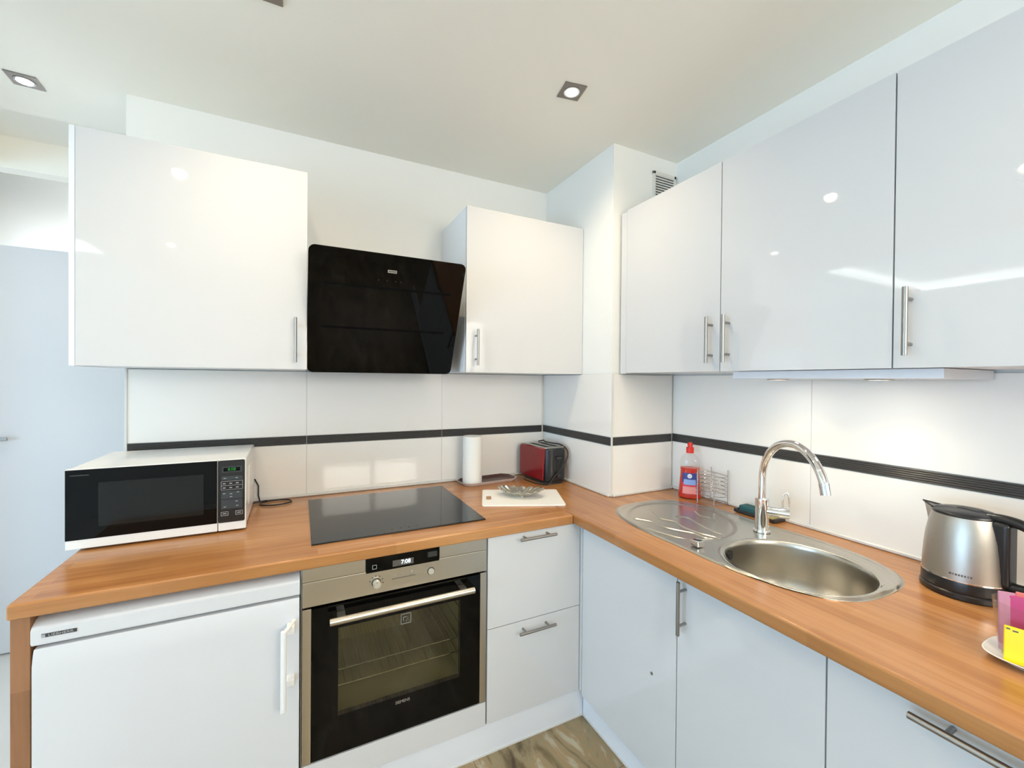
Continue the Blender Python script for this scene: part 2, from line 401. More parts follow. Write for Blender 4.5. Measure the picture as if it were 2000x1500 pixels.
# ------------------------------------------------------------------ worktop
def superell(cx, cy, a, b, n, N=96, rot=0):
    r = []
    for k in range(N):
        th = 2*PI*k/N; c, s = math.cos(th), math.sin(th)
        x = a*math.copysign(abs(c)**(2/n), c); y = b*math.copysign(abs(s)**(2/n), s)
        r.append((cx+x*math.cos(rot)-y*math.sin(rot), cy+x*math.sin(rot)+y*math.cos(rot)))
    return r
FX, FY = -.309, -.7466
def sell(dx, dy, a, b, n): return (abs(dx/a)**n+abs(dy/b)**n)**(1/n)
def outl(dx, dy): return sell(dx/(1-(.05 if dx > 0 else .02)*math.exp(-(dy/.10)**2)), dy, SA, SB, SN)
SC = (.0477, -1.166); SA, SB, SN = .241, .4452, 3.1        # sink outline
t = thing('worktop', 'continuous honey brown wooden worktop running round the corner', 'worktop', (-1.0, -.37, ZC))
g = G().prism([(-1.885, FY), (FX, FY), (FX, -.0005), (-1.885, -.0005)], ZB, ZC, .006, 3)
obj('worktop_board', g, 'wood_x', t, world=True)
hole = []
for k in range(96):
    a = 2*PI*k/96; lo, hi = 0, .7
    for _ in range(30):
        md = (lo+hi)/2
        if outl(md*math.cos(a), md*math.sin(a)) < .982: lo = md
        else: hi = md
    hole.append((SC[0]+lo*math.cos(a), SC[1]+lo*math.sin(a)))
hole = hole[::-1]
g = G().prism([(FX+.0004, -.0005), (FX+.0004, -2.75), (XR-.0005, -2.75), (XR-.0005, YB-.0005), (-.0005, YB-.0005), (-.0005, -.0005)], ZB, ZC, .006, 3, holes=[hole])
obj('worktop_board', g, 'wood_y', t, world=True)
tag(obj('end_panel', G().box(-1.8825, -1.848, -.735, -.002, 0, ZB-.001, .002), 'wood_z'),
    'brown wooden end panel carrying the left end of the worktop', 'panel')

# ------------------------------------------------------------------ base units
FYD, FXD = -.735, -.265
# undercounter fridge
t = thing('fridge', 'white undercounter fridge below the microwave at the left end', 'fridge', (-1.56, -.35, 0))
X0, X1 = -1.845, -1.2785
g = G().box(X0+.003, X1-.003, -.69, -.04, .04, .74, .004); obj('cabinet', g, 'fridge_white', t, world=True)
pr = [(-.03, .735), (-.735, .722), (-.738, .728), (-.738, .757), (-.733, .766), (-.715, .776), (-.68, .780), (-.03, .780)]
Mx = Matrix(((0, 0, 1, 0), (1, 0, 0, 0), (0, 1, 0, 0), (0, 0, 0, 1)))
g = G().prism(pr, X0-.003, X1+.001, .003, 2, M=Mx); obj('top_cover', g, 'fridge_white', t, world=True)
pr = [(-.70, .05), (-.742, .05), (-.745, .06), (-.745, .655), (-.7445, .676), (-.740, .700), (-.735, .713), (-.70, .716)]
g = G().prism(pr, X0+.002, X1, .003, 2, M=Mx)
d = obj('door', g, 'fridge_white', t, world=True)
g = G()
g.tube([(-1.292, -.742, .652), (-1.302, -.770, .652), (-1.314, -.785, .648), (-1.318, -.788, .63), (-1.318, -.788, .43)], .006, 12)
g.box(-1.326, -1.311, -.793, -.783, .418, .652, .004, 3); g.box(-1.312, -1.290, -.775, -.744, .628, .652, .004); g.box(-1.312, -1.290, -.775, -.744, .478, .50, .004)
obj('handle', g, 'white_plastic', d, world=True)
b = obj('badge', G().box(-1.828, -1.765, -.7395, -.7375, .7395, .7485, .0006, 1), 'badge_dark', t, world=True)
text('lettering', 'LIEBHERR', .0085, 'badge', b, (-1.793, -.740, .744), FRONT, sx=1.25)
obj('badge_mark', G().box(-1.8272, -1.8205, -.7405, -.7394, .7405, .7475), 'badge', b, world=True)
obj('foot', G().cyl((-1.80, -.66, 0), (-1.80, -.66, .045), .018), 'dark_plastic', t, world=True)
obj('foot', G().cyl((-1.32, -.66, 0), (-1.32, -.66, .045), .018), 'dark_plastic', t, world=True)

# built-in oven
OX0, OX1 = -1.272, -.677
t = thing('oven', 'built-in stainless steel oven with black glass door under the hob', 'oven', (-.974, -.4, .20))
P0 = .677
g = G(); g.box(OX0, OX1, FYD, -.70, P0, .7515, .0015); g.box(OX0, -1.0925, FYD, -.70, .7525, .7945, .0015); g.box(-.852, OX1, FYD, -.70, .7525, .7945, .0015)
g.box(-1.0925, -.852, -.722, -.70, .745, .7945)
p = obj('control_panel', g, 'steel_panel', t, world=True)
dsp = obj('display', G().box(-1.0915, -.853, FYD-.0015, -.722, .7465, .7940, .0008, 1), 'black_glass', t, world=True)
obj('screen', G().box(-1.009, -.941, FYD-.0022, FYD-.0014, .754, .7735), 'print_dark', dsp, world=True)
text('clock_digits', '7:08', .0185, 'clock_digits', dsp, (-.9665, FYD-.0026, .7645), FRONT)
q = G(); q.box(-1.0725, -1.0585, FYD-.0024, FYD-.0015, .7570, .7583); q.box(-1.0725, -1.0585, FYD-.0024, FYD-.0015, .7690, .7703)
q.box(-1.0725, -1.0712, FYD-.0024, FYD-.0015, .7570, .7703); q.box(-1.0598, -1.0585, FYD-.0024, FYD-.0015, .7570, .7703)
obj('square_mark', q, 'print_grey', dsp, world=True)
obj('sensor_window', G().box(-.893, -.861, FYD-.0022, FYD-.0014, .764, .782), 'dark_plastic', dsp, world=True)
def knob(x, z, r, dep):
    g = G(); g.cyl((x, FYD-.0005, z), (x, FYD-dep, z), r, seg=32, bev=.0015); kn = obj('knob', g, 'knob_face', p, world=True)
    obj('knob_collar', G().lathe([(r+.0001, 0), (r+.0001, .0012), (r*1.2, .0012), (r*1.2, 0)], seg=32).xf(Matrix(((1, 0, 0, x), (0, 0, -1, FYD), (0, 1, 0, z), (0, 0, 0, 1)))), 'dark_plastic', p, world=True)
    return kn
k = knob(-1.0596, .7125, .0118, .020); knob(-.8815, .7155, .0105, .006)
obj('pointer_dot', G().cyl((-1.0596, FYD-.019, .720), (-1.0596, FYD-.0205, .720), .0014, seg=10), 'print_dark', k, world=True)
g = G()
for a in (-70, -35, -5, 30, 65, 100):
    g = G()
    x = -1.0596+.021*math.sin(math.radians(a)); z = .7125+.021*math.cos(math.radians(a)); g.box(x-.0022, x+.0022, FYD-.0006, FYD+.0005, z-.0018, z+.0018)
    obj('dial_mark', g, 'print_dark', p, world=True)
g = G()
for a, b, c_ in ((-1.002, -.998, .727), (-.979, -.9775, .728), (-.948, -.944, .729)): obj('dial_mark', G().box(a, b, FYD-.0006, FYD+.0005, .7235, c_), 'print_grey', p, world=True)
obj('touch_bar', G().box(-1.011, -.934, FYD-.0025, FYD, .7125, .7175, .001, 1), 'handle_steel', p, world=True)
# door: frame of black glass round a real see-through pane, cavity behind
g = G(); DX0, DX1, DZ0, DZ1 = -1.2465, -.7015, .206, .669; WX0, WX1, WZ0, WZ1 = -1.1715, -.7750, .3210, .5950
yb, yf = -.712, FYD
g.box(DX0, WX0, yf, yb, DZ0, DZ1); g.box(WX1, DX1, yf, yb, DZ0, DZ1); g.box(WX0, WX1, yf, yb, DZ0, WZ0); g.box(WX0, WX1, yf, yb, WZ1, DZ1)
dr = obj('door', g, 'black_glass', t, world=True)
for a, b in ((OX0, DX0-.0005), (DX1+.0005, OX1)): obj('side_trim', G().box(a, b, yf, yb, DZ0-.002, DZ1+.002, .0015), 'steel_panel', dr, world=True)
obj('glass_pane', G().box(WX0, WX1, yf+.001, yf+.003, WZ0, WZ1), 'oven_pane', dr, world=True)
g = G(); g.cyl((-1.1985, -.779, .640), (-.7405, -.779, .640), .0105, seg=28, bev=.001)
for x in (-1.165, -.775): g.box(x-.012, x+.012, -.775, yf, .633, .647, .002)
obj('handle', g, 'steel', dr, world=True)
text('lettering', 'SIEMENS', .0135, 'badge', dr, (-.9735, yf-.0006, .3035), FRONT, sx=.95)
g = G(); sx_, sz_ = -.9645, .5745
for (a, b, c_, d_) in ((-.0165, .0165, -.0165, -.0153), (-.0165, .0165, .0153, .0165), (-.0165, -.0153, -.0165, .0165), (.0153, .0165, -.0165, .0165)):
    g.box(sx_+a, sx_+b, yf-.0006, yf+.0009, sz_+c_, sz_+d_)
g.box(sx_-.009, sx_+.004, yf-.0006, yf+.0009, sz_+.005, sz_+.0062); g.box(sx_-.009, sx_-.0078, yf-.0006, yf+.0009, sz_-.006, sz_+.006)
g.tube([(sx_+.001, yf-.0003, sz_-.010), (sx_+.006, yf-.0003, sz_+.002), (sx_+.011, yf-.0003, sz_-.011)], .0007, 6)
obj('etched_symbol', g, 'print_grey', dr, world=True)
g = G()   # enamelled cavity, open to the front
a0, a1, b0, b1, c0, c1 = -1.20, -.745, -.711, -.26, .285, .632
g.box(a0-.01, a0, b0, b1, c0, c1); g.box(a1, a1+.01, b0, b1, c0, c1); g.box(a0, a1, b0, b1, c0-.01, c0); g.box(a0, a1, b0, b1, c1, c1+.01); g.box(a0-.01, a1+.01, b1, b1+.01, c0-.01, c1+.01)
cv = obj('cavity', g, 'cavity', t, world=True)
for z in (.345, .405, .465, .525):
    for x in (a0+.006, a1-.006): obj('side_rail', G().tube([(x, -.66, z), (x, -.32, z)], .003, 8), 'handle_steel', cv, world=True)
for z in (.372, .424):
    g = G(); g.tube([(a0+.01, -.67, z), (a1-.01, -.67, z), (a1-.01, -.30, z), (a0+.01, -.30, z)], .0028, 8, closed=True)
    for i in range(17):
        x = a0+.03+i*(a1-a0-.06)/16; g.tube([(x, -.67, z), (x, -.30, z)], .0013, 6)
    obj('rack', g, 'chrome', cv, world=True)
g = G(); g.box(OX0+.01, OX1-.01, -.25, -.1, .22, .78); obj('housing', g, 'dark_plastic', t, world=True)
# cabinet around the oven
t = thing('oven_cabinet', 'white oven housing unit with plain panel below the oven', 'cabinet', (-.974, -.4, .1))
obj('front_panel', G().box(-1.2735, -.6765, FYD, FYD+.018, .117, .2005, .0012), 'lacquer', t, world=True)
g = G(); g.box(-1.2755, -1.2735, -.715, -.05, .105, .794); g.box(-.6755, -.6735, -.715, -.05, .105, .794); g.box(-1.2735, -.6755, -.715, -.05, .105, .116)
obj('carcass', g, 'carcass', t, world=True)
# drawer unit
t = thing('drawer_cabinet', 'white gloss two drawer unit between oven and corner', 'cabinet', (-.47, -.4, .1))
obj('carcass', G().box(-.6725, -.268, -.716, -.05, .115, .793), 'carcass', t, world=True)
for z0, z1, zh in ((.4610, .7925, .7765), (.1175, .4585, .4295)):
    d = obj('drawer', G().box(-.6715, -.2690, FYD, FYD+.018, z0, z1, .0012), 'lacquer', t, world=True)
    bar_handle(d, (-.477, FYD, zh), (1, 0, 0), .156, (0, -1, 0), .0055, .032)
# right run
t = thing('corner_cabinet', 'white gloss corner base unit with plain handleless panel beside the drawers', 'cabinet', (.0, -.98, .1))
obj('carcass', G().box(-.246, .36, -1.2225, -.7305, .115, .680), 'carcass', t, world=True)
obj('filler_post', G().box(-.2665, -.2475, -.748, -.7165, .117, .793), 'lacquer', t, world=True)
d = obj('door', G().box(FXD, FXD+.018, -1.2225, -.7495, .100, .793, .0012), 'lacquer', t, world=True)
obj('screw_cap', G().cyl((FXD, -1.125, .4245), (FXD-.002, -1.125, .4245), .005, seg=14), 'handle_steel', d, world=True)
t = thing('sink_cabinet', 'white gloss base unit under the sink bowl with upright bar handle', 'cabinet', (.0, -1.42, .1))
obj('carcass', G().box(-.246, .36, -1.6255, -1.2245, .115, .640), 'carcass', t, world=True)
d = obj('door', G().box(FXD, FXD+.018, -1.6255, -1.2255, .100, .793, .0012), 'lacquer', t, world=True)
bar_handle(d, (FXD, -1.255, .7025), (0, 0, 1), .156, (-1, 0, 0), .0055, .032)
t = thing('wide_drawer_cabinet', 'white gloss base unit with long horizontal bar handle in the right foreground', 'cabinet', (.0, -1.95, .1))
obj('carcass', G().box(-.246, .36, -2.2255, -1.6275, .115, .793), 'carcass', t, world=True)
d = obj('drawer', G().box(FXD, FXD+.018, -2.2245, -1.6285, .100, .793, .0012), 'lacquer', t, world=True)
bar_handle(d, (FXD, -1.925, .765), (0, 1, 0), .30, (-1, 0, 0), .0065, .032, .05)
t = thing('kickboard', 'pale plinth board under the oven and drawer units', 'plinth', (-.76, -.718, 0), 0, 'plinth boards')
obj('board', G().box(-1.27, -.2425, -.727, -.712, .006, .1135), 'kick', t, world=True)
obj('floor_seal', G().box(-1.27, -.2425, -.730, -.712, 0, .006), 'bead', t, world=True)
t = thing('kickboard', 'pale plinth board along the floor under the sink units', 'plinth', (-.235, -1.5, 0), 0, 'plinth boards')
obj('board', G().box(-.2415, -.226, -2.7, -.728, .006, .099), 'kick', t, world=True)
obj('floor_seal', G().box(-.2445, -.226, -2.7, -.731, 0, .006), 'bead', t, world=True)

# ------------------------------------------------------------------ hob
g = G().box(-1.246, -.647, -.655, -.099, ZC, ZC+.0045, .0012, 1)
t = thing('hob', 'flat black glass induction hob set into the worktop', 'hob', (-.95, -.38, ZC))
hb = obj('glass_plate', g, 'hob_glass', t, world=True)
for x in (-1.02, -.99, -.96, -.93, -.90): obj('touch_mark', G().cyl((x, -.62, ZC+.0045), (x, -.62, ZC+.0048), .003, seg=12), 'dark_plastic', hb, world=True)

# ------------------------------------------------------------------ wall units
CB, CT, CY, CX = 1.396, 2.131, -.3682, .0392
t = thing('wall_cabinet', 'white gloss wall unit over the microwave, left of the black extractor', 'wall cabinet', (-1.58, -.18, CB), 0, 'white gloss wall units')
g = G(); g.box(-1.8995, -1.2565, -.349, -.0005, CB+.001, CT-.001, .001, 1); obj('carcass', g, 'carcass', t, world=True)
obj('side_panel', G().box(-1.9145, -1.9000, CY+.003, .0-.0005, CB-.001, CT+.001, .001, 1), 'carcass', t, world=True)
d = obj('door', G().box(-1.8985, -1.2575, CY, CY+.018, CB, CT, .0012), 'lacquer', t, world=True)
bar_handle(d, (-1.2958, CY, 1.503), (0, 0, 1), .164, (0, -1, 0), .0055, .032)
t = thing('wall_cabinet', 'white gloss wall unit between the black extractor and the wall column', 'wall cabinet', (-.31, -.18, CB), 0, 'white gloss wall units')
obj('carcass', G().box(-.6265, -.012, -.349, -.0005, CB+.001, CT-.001, .001, 1), 'carcass', t, world=True)
d = obj('door', G().box(-.6255, -.002, CY, CY+.018, CB, CT, .0012), 'lacquer', t, world=True)
bar_handle(d, (-.5813, CY, 1.5065), (0, 0, 1), .16, (0, -1, 0), .0055, .032)
t = thing('wall_cabinet', 'white gloss two door wall unit over the sink with paired bar handles', 'wall cabinet', (.2, -1.12, CB), 0, 'white gloss wall units')
obj('carcass', G().box(CX+.019, XR-.0005, -1.6105, -.646, CB+.005, CT+.002, .001, 1), 'carcass', t, world=True)
obj('filler_panel', G().box(CX+.0015, CX+.0185, -.6435, -.6055, CB+.001, CT-.001, .001, 1), 'lacquer', t, world=True)
d = obj('door', G().box(CX, CX+.018, -1.1235, -.6455, CB+.004, CT+.004, .0012), 'lacquer', t, world=True)
bar_handle(d, (CX, -1.0925, 1.5113), (0, 0, 1), .164, (-1, 0, 0), .0060, .032)
d = obj('door', G().box(CX, CX+.018, -1.6095, -1.1265, CB+.004, CT+.004, .0012), 'lacquer', t, world=True)
bar_handle(d, (CX, -1.160, 1.5113), (0, 0, 1), .164, (-1, 0, 0), .0060, .032)
t = thing('wall_cabinet', 'white gloss wall unit at the right edge above the kettle', 'wall cabinet', (.2, -1.9, CB), 0, 'white gloss wall units')
obj('carcass', G().box(CX+.019, XR-.0005, -2.215, -1.6125, CB+.005, CT+.002, .001, 1), 'carcass', t, world=True)
d = obj('door', G().box(CX, CX+.018, -2.215, -1.6125, CB+.004, CT+.004, .0012), 'lacquer', t, world=True)
bar_handle(d, (CX, -1.646, 1.5113), (0, 0, 1), .164, (-1, 0, 0), .0060, .032)

# light board below the wall units
t = thing('light_board', 'pale board with two recessed downlights fixed under the wall units over the sink', 'under cabinet light', (.2, -1.42, 1.39))
obj('panel', G().box(.075, .38, -1.695, -1.150, 1.3745, 1.3995, .0015), 'kick', t, world=True)
for y in (-1.222, -1.512):
    r = obj('lamp_ring', G().lathe([(.024, 0), (.024, -.003), (.033, -.003), (.034, 0)], (.215, y, 1.3745)), 'handle_steel', t, world=True)
    obj('lamp_lens', G().cyl((.215, y, 1.3744), (.215, y, 1.3725), .0235, seg=24), 'bulb', r, world=True)
    l = bpy.data.lights.new('cabinet_spot', 'SPOT'); l.energy = 2.1; l.color = (1, .88, .66); l.spot_size = math.radians(125); l.spot_blend = .9; l.shadow_soft_size = .02
    o = bpy.data.objects.new('cabinet_spot', l); o.location = (.215, y, 1.368); C.objects.link(o)
obj('push_button', G().cyl((.16, -1.60, 1.3745), (.16, -1.60, 1.371), .004, seg=12), 'white_plastic', t, world=True)

# ------------------------------------------------------------------ extractor hood
ang = math.atan2(.30-.50, 1.83-1.387)      # tilt of the glass
Lh = math.hypot(.20, .443)
t = thing('extractor_hood', 'slanted black glass extractor hood between the two wall units', 'extractor hood', (-.966, -.30, 1.387))
def rrect(x0, x1, y0, y1, r, n=6):
    o = []
    for cx, cy, a in ((x1-r, y0+r, -PI/2), (x1-r, y1-r, 0), (x0+r, y1-r, PI/2), (x0+r, y0+r, PI)):
        for k in range(n+1): o.append((cx+r*math.cos(a+PI/2*k/n), cy+r*math.sin(a+PI/2*k/n)))
    return o
hx0, hx1 = -.2905, .2905
dirv = Vector((0, -.20, .443)).normalized(); nrm = Vector((0, -.443, -.20)).normalized()
Mh = Matrix(((1, 0, 0, 0), (0, dirv.y, nrm.y, 0), (0, dirv.z, nrm.z, 0), (0, 0, 0, 1)))   # x, along glass, outward
g = G().prism(rrect(hx0, hx1, 0, Lh, .022), -.008, 0, .001, 1, M=Mh)
gp = obj('glass_panel', g, 'black_glass', t)
for v0 in (.352, .186): obj('air_slot', G().prism([(-.245, v0), (.243 if v0 > .3 else .235, v0), (.243 if v0 > .3 else .235, v0+.009), (-.245, v0+.009)], -.001, .0005, M=Mh), 'slot_black', gp)
g = G().prism([(-.017, .418), (.017, .418), (.017, .429), (-.017, .429)], 0, .001, M=Mh); bd = obj('badge', g, 'badge', gp)
g = G().prism([(-.014, .4222), (.014, .4222), (.014, .4252), (-.014, .4252)], .001, .0014, M=Mh); obj('badge_print', g, 'badge_dark', bd)
for x in (-.048, -.016, .016, .036): obj('touch_dot', G().prism(superell(x, .387, .0016, .0016, 2, 10), 0, .0006, M=Mh), 'badge_dark', gp)
g = G(); pr = [(.299, .014), (.299, .36), (.02, .36), (-.128, .33), (.012, .014)]
g.prism(pr, -.262, .262, .003, 2, M=Mx); 
o = obj('housing', g, 'black_plastic', t)

# ------------------------------------------------------------------ microwave
t = thing('microwave', 'white microwave oven with black glass door on the left of the worktop', 'microwave', (-1.680, -.22, ZC), math.radians(.6))
hw = .2315
g = G().box(-hw+.002, hw-.002, -.158, .185, .008, .249, .006, 3)
obj('casing', g, 'white_plastic', t)
for x in (-hw+.04, hw-.04):
    for y in (-.13, .15): obj('foot', G().cyl((x, y, 0), (x, y, .0085), .012, seg=16), 'dark_plastic', t)
XS = .1495       # seam between door and controls
d = obj('door', G().box(-hw, XS-.0008, -.180, -.158, .006, .250, .003, 2), 'white_plastic', t)
pn = obj('glass_front', G().box(-hw+.001, XS-.002, -.1818, -.179, .0345, .2475, .001, 1), 'black_glass', d)
g = G().box(-.155, .110, -.1824, -.1817, .070, .205); obj('window_mesh', g, 'microwave_window', pn)
q = obj('control_fascia', G().box(XS+.0008, hw, -.180, -.158, .006, .250, .003, 2), 'white_plastic', t)
k = obj('control_glass', G().prism(rrect(XS+.001, hw-.004, .0345, .2475, .005), .179, .1818, M=Matrix(((1, 0, 0, 0), (0, 0, -1, 0), (0, 1, 0, 0), (0, 0, 0, 1)))), 'black_plastic', q)
y0, y1 = -.1826, -.1815
dd = obj('display', G().box(XS+.012, hw-.012, y0, y1, .206, .226), 'pad', k)
obj('display_window', G().box(XS+.016, hw-.018, y0-.0004, y1, .2095, .2225), 'black_glass', dd)
text('clock_digits', '8:08', .0135, 'green_digits', dd, (XS+.040, y0-.0006, .2160), FRONT, world=False)
for z0_, z1_ in ((.180, .193), (.115, .142), (.081, .1125)): obj('button_field', G().box(XS+.010, hw-.011, y0, y1, z0_, z1_), 'pad', k)
g = G()
for z in (.1460, .1605, .1750): g.box(XS+.009, hw-.010, y0, y1, z, z+.0009)
for x in (XS+.009, hw-.0109): g.box(x, x+.0009, y0, y1, .1460, .1759)
obj('key_outline', g, 'print_grey', k)
for x0_ in (XS+.009, hw-.031):
    g = G()
    for (a, b, c_, d_) in ((0, .021, .058, .0592), (0, .021, .0705, .0717), (0, .0012, .058, .0717), (.0198, .021, .058, .0717)): g.box(x0_+a, x0_+b, y0, y1, c_, d_)
    g.box(x0_+.005, x0_+.016, y0, y1, .0638, .0662); obj('start_key', g, 'print_grey', k)
for x in (XS+.018, XS+.037, XS+.056):
    for z in (.1532, .1678): obj('button_print', G().box(x-.004, x+.004, y0, y1, z-.0014, z+.0014), 'print_grey', k)
for x, z in ((XS+.02, .186), (XS+.054, .186), (XS+.018, .134), (XS+.038, .132), (XS+.058, .136), (XS+.038, .122), (XS+.02, .088), (XS+.056, .090), (XS+.054, .105)):
    obj('button_print', G().box(x-.0035, x+.0035, y0-.0003, y1, z-.001, z+.001), 'print_grey', k)
g = G().box(-hw+.012, -hw+.055, -.1824, -.1817, .229, .232); obj('brand_print', g, 'dark_plastic', pn)
g = G(); g.prism(rrect(-.10, .10, .055, .205, .02), 0, .0025, .001, 1, M=Matrix(((0, 0, 1, hw-.0025), (1, 0, 0, .03), (0, 1, 0, 0), (0, 0, 0, 1)))); obj('side_pressing', g, 'white_plastic', t)
pts = [(-1.452, -.02, .93), (-1.438, -.022, .90), (-1.437, -.03, .86), (-1.43, -.05, .838)]
for k_ in range(26):
    a = 2.6-k_*2*PI/24*1.02; pts.append((-1.368+.058*math.cos(a), -.085+.040*math.sin(a), .8365+(.004 if k_ > 22 else 0)))
pts += [(-1.45, -.06, .8375), (-1.50, -.03, .8365)]
g = G().tube(pts, .0028, 8); tag(obj('power_cord', g, 'cord'), 'thin black power cord looped on the worktop right of the microwave', 'cord')

# ------------------------------------------------------------------ sink
t = thing('sink', 'oval stainless steel inset sink with ribbed drainboard', 'sink', (SC[0], SC[1], ZC))
BC = (.0125, -1.4041); BA, BB, BN = .183, .1865, 2.1
DC = (.030, -.965); DA, DB, DT = .195, .222, -.746
RIDGES = [[(-0.118, -0.883), (-0.082, -0.94), (-0.086, -1.004), (-0.066, -1.048), (-0.041, -1.094), (-0.04, -1.143), (-0.006, -1.171)], [(0.017, -0.792), (0.002, -0.843), (-0.026, -0.916), (-0.002, -0.977), (-0.022, -1.037), (-0.021, -1.103), (-0.004, -1.152)], [(0.054, -0.933), (0.078, -0.964), (0.054, -1.041), (0.037, -1.114), (0.041, -1.141)], [(0.177, -0.913), (0.146, -0.965), (0.155, -1.0), (0.137, -1.042)], [(-0.153, -0.981), (-0.139, -1.048), (-0.117, -1.114), (-0.077, -1.149), (-0.02, -1.175)]]
def ss(a, b, x):
    x = max(0, min(1, (x-a)/(b-a))); return x*x*(3-2*x)
def smooth(pts, m=8):
    sm = []
    for i in range(len(pts)-1):
        p0, p1 = Vector(pts[max(i-1, 0)]), Vector(pts[i]); p2, p3 = Vector(pts[i+1]), Vector(pts[min(i+2, len(pts)-1)])
        for q_ in range(m):
            u = q_/m; sm.append(.5*((2*p1)+(-p0+p2)*u+(2*p0-5*p1+4*p2-p3)*u*u+(-p0+3*p1-3*p2+p3)*u**3))
    sm.append(Vector(pts[-1])); return sm
RP = [[(v.x, v.y) for v in smooth([(x, y, 0) for x, y in l])] for l in RIDGES]
def seg_d(x, y, l):
    best = 9
    for (ax_, ay_), (bx_, by_) in zip(l, l[1:]):
        dx, dy = bx_-ax_, by_-ay_; tt = ((x-ax_)*dx+(y-ay_)*dy)/(dx*dx+dy*dy+1e-12); tt = max(0, min(1, tt))
        d = math.hypot(x-ax_-dx*tt, y-ay_-dy*tt)
        if d < best: best = d
    return best
def deck_h(x, y, q):
    """height over the worktop; q = 0..1 distance in the outline's own metric"""
    h = .0042*(1-ss(.975, 1.0, q))+.0004
    h -= .0026*(1-ss(.930, .950, q))
    b = sell(x-BC[0], y-BC[1], BA, BB, BN)
    dx, dy = x-DC[0], y-DC[1]; c_, s_ = math.cos(DT), math.sin(DT)
    e = sell(dx*c_+dy*s_, -dx*s_+dy*c_, DA, DB, 2)
    h -= .0040*(1-ss(.93, 1.0, e)); h += .0012*math.exp(-((e-1.03)/.025)**2)
    if e < .98:
        d = min(seg_d(x, y, l) for l in RP)
        if d < .02: h += .0036*math.exp(-(d/.0032)**2)
    h += .0022*math.exp(-((b-1.045)/.028)**2)+.0010*math.exp(-((b-1.16)/.02)**2)*ss(-1.22, -1.34, y)
    return h
NR = 120
# rays from the bowl centre, packed tighter across the drainboard
TH = [math.radians(48)+math.radians(90)*k/760 for k in range(760)]+[math.radians(138)+math.radians(270)*k/420 for k in range(420)]
NT = len(TH)
bm = bmesh.new(); rings = []
for i in range(NR+1):
    f = i/NR; ring = []
    for k in range(NT):
        c, s = math.cos(TH[k]), math.sin(TH[k])
        rb = 1/(abs(c/BA)**BN+abs(s/BB)**BN)**(1/BN)
        if i == 0:
            lo, hi = 0, 1.2
            for _ in range(30):
                mdl = (lo+hi)/2
                if outl(BC[0]+c*mdl-SC[0], BC[1]+s*mdl-SC[1]) < 1: lo = mdl
                else: hi = mdl
            WL[k] = (rb, lo)
        rb, ro = WL[k]; r = rb+(ro-rb)*f
        x, y = BC[0]+c*r, BC[1]+s*r; q = outl(x-SC[0], y-SC[1])
        ring.append(bm.verts.new((x, y, ZC+deck_h(x, y, q))))
    rings.append(ring)
for i in range(NR):
    for k in range(NT): bm.faces.new((rings[i][k], rings[i+1][k], rings[i+1][(k+1) % NT], rings[i][(k+1) % NT]))
bmesh.ops.recalc_face_normals(bm, faces=bm.faces)
o = obj('drainboard_deck', bm, 'sink_steel', t, world=True)
prof = [(1.0, .0036), (.985, .0022), (.972, -.002), (.962, -.012), (.95, -.05), (.935, -.10), (.90, -.128), (.84, -.143), (.74, -.150), (.5, -.154), (.2, -.157), (0.001, -.158)]
bm = bmesh.new(); R = []; N = 160
for s_, z in prof:
    R.append([bm.verts.new((p_[0], p_[1], ZC+z)) for p_ in [(BC[0]+(x-BC[0])*s_, BC[1]+(y-BC[1])*s_) for x, y in superell(*BC, BA, BB, BN, N)]])
for i in range(len(R)-1):
    for k in range(N): bm.faces.new((R[i][k], R[i][(k+1) % N], R[i+1][(k+1) % N], R[i+1][k]))
bmesh.ops.recalc_face_normals(bm, faces=bm.faces)
bw = obj('bowl', bm, 'sink_steel', t, world=True)
for p_ in bw.data.polygons: p_.use_smooth = True
obj('strainer', G().lathe([(.036, .002), (.034, .0045), (.02, .0025), (.0001, .004)], (BC[0], BC[1], ZC-.158)), 'chrome', bw, world=True)
g = G()
for i in range(4):
    a = PI/2+.42+ (i-1.5)*.062; x = BC[0]+BA*.958*math.cos(a); y = BC[1]+BB*.958*math.sin(a)
    obj('overflow_slot', G().box(x-.0020, x+.0020, y-.0075, y+.003, ZC-.034, ZC-.009), 'dark_gap', bw, world=True)
g = G(); g.box(-.151, -.121, -1.201, -1.171, ZC+.004, ZC+.022, .003, 3); g.xf(Matrix.Identity(4)); obj('drain_knob', g, 'chrome', t, world=True)

# faucet
t = thing('faucet', 'chrome kitchen faucet with tall curved spout behind the sink bowl', 'faucet', (.186, -1.19, ZC+.003))
g = G(); g.cyl((0, 0, 0), (0, 0, .006), .027, seg=32, bev=.001); g.cyl((0, 0, .004), (0, 0, .118), .0220, seg=32, bev=.0015)
obj('body', g, 'chrome', t)
dv = Vector((math.cos(math.radians(246)), math.sin(math.radians(246)), 0)); Rr = .143; z0 = .188
pts = [(0, 0, .112), (0, 0, .15), (0, 0, z0)]
for i in range(1, 41):
    a = PI*.93*i/40; pts.append(tuple(dv*(Rr*(1-math.cos(a)))+Vector((0, 0, z0+Rr*math.sin(a)))))
e_ = Vector(pts[-1])-Vector(pts[-2]); pts.append(tuple(Vector(pts[-1])+e_.normalized()*.012))
sp = obj('spout', G().tube(pts, .0125, 20), 'chrome', t)
e0 = Vector(pts[-1]); obj('aerator', G().cyl(e0-e_.normalized()*.03, e0+e_.normalized()*.003, .0138, seg=24), 'chrome', sp)
lv = Vector((.50, -.86, 0)).normalized()*1
c0 = Vector((0, 0, .075)); g = G(); g.cyl(c0, c0+lv*.050, .0165, seg=28, bev=.001); g.cyl(c0+lv*.051, c0+lv*.082, .0185, seg=28, bev=.002)
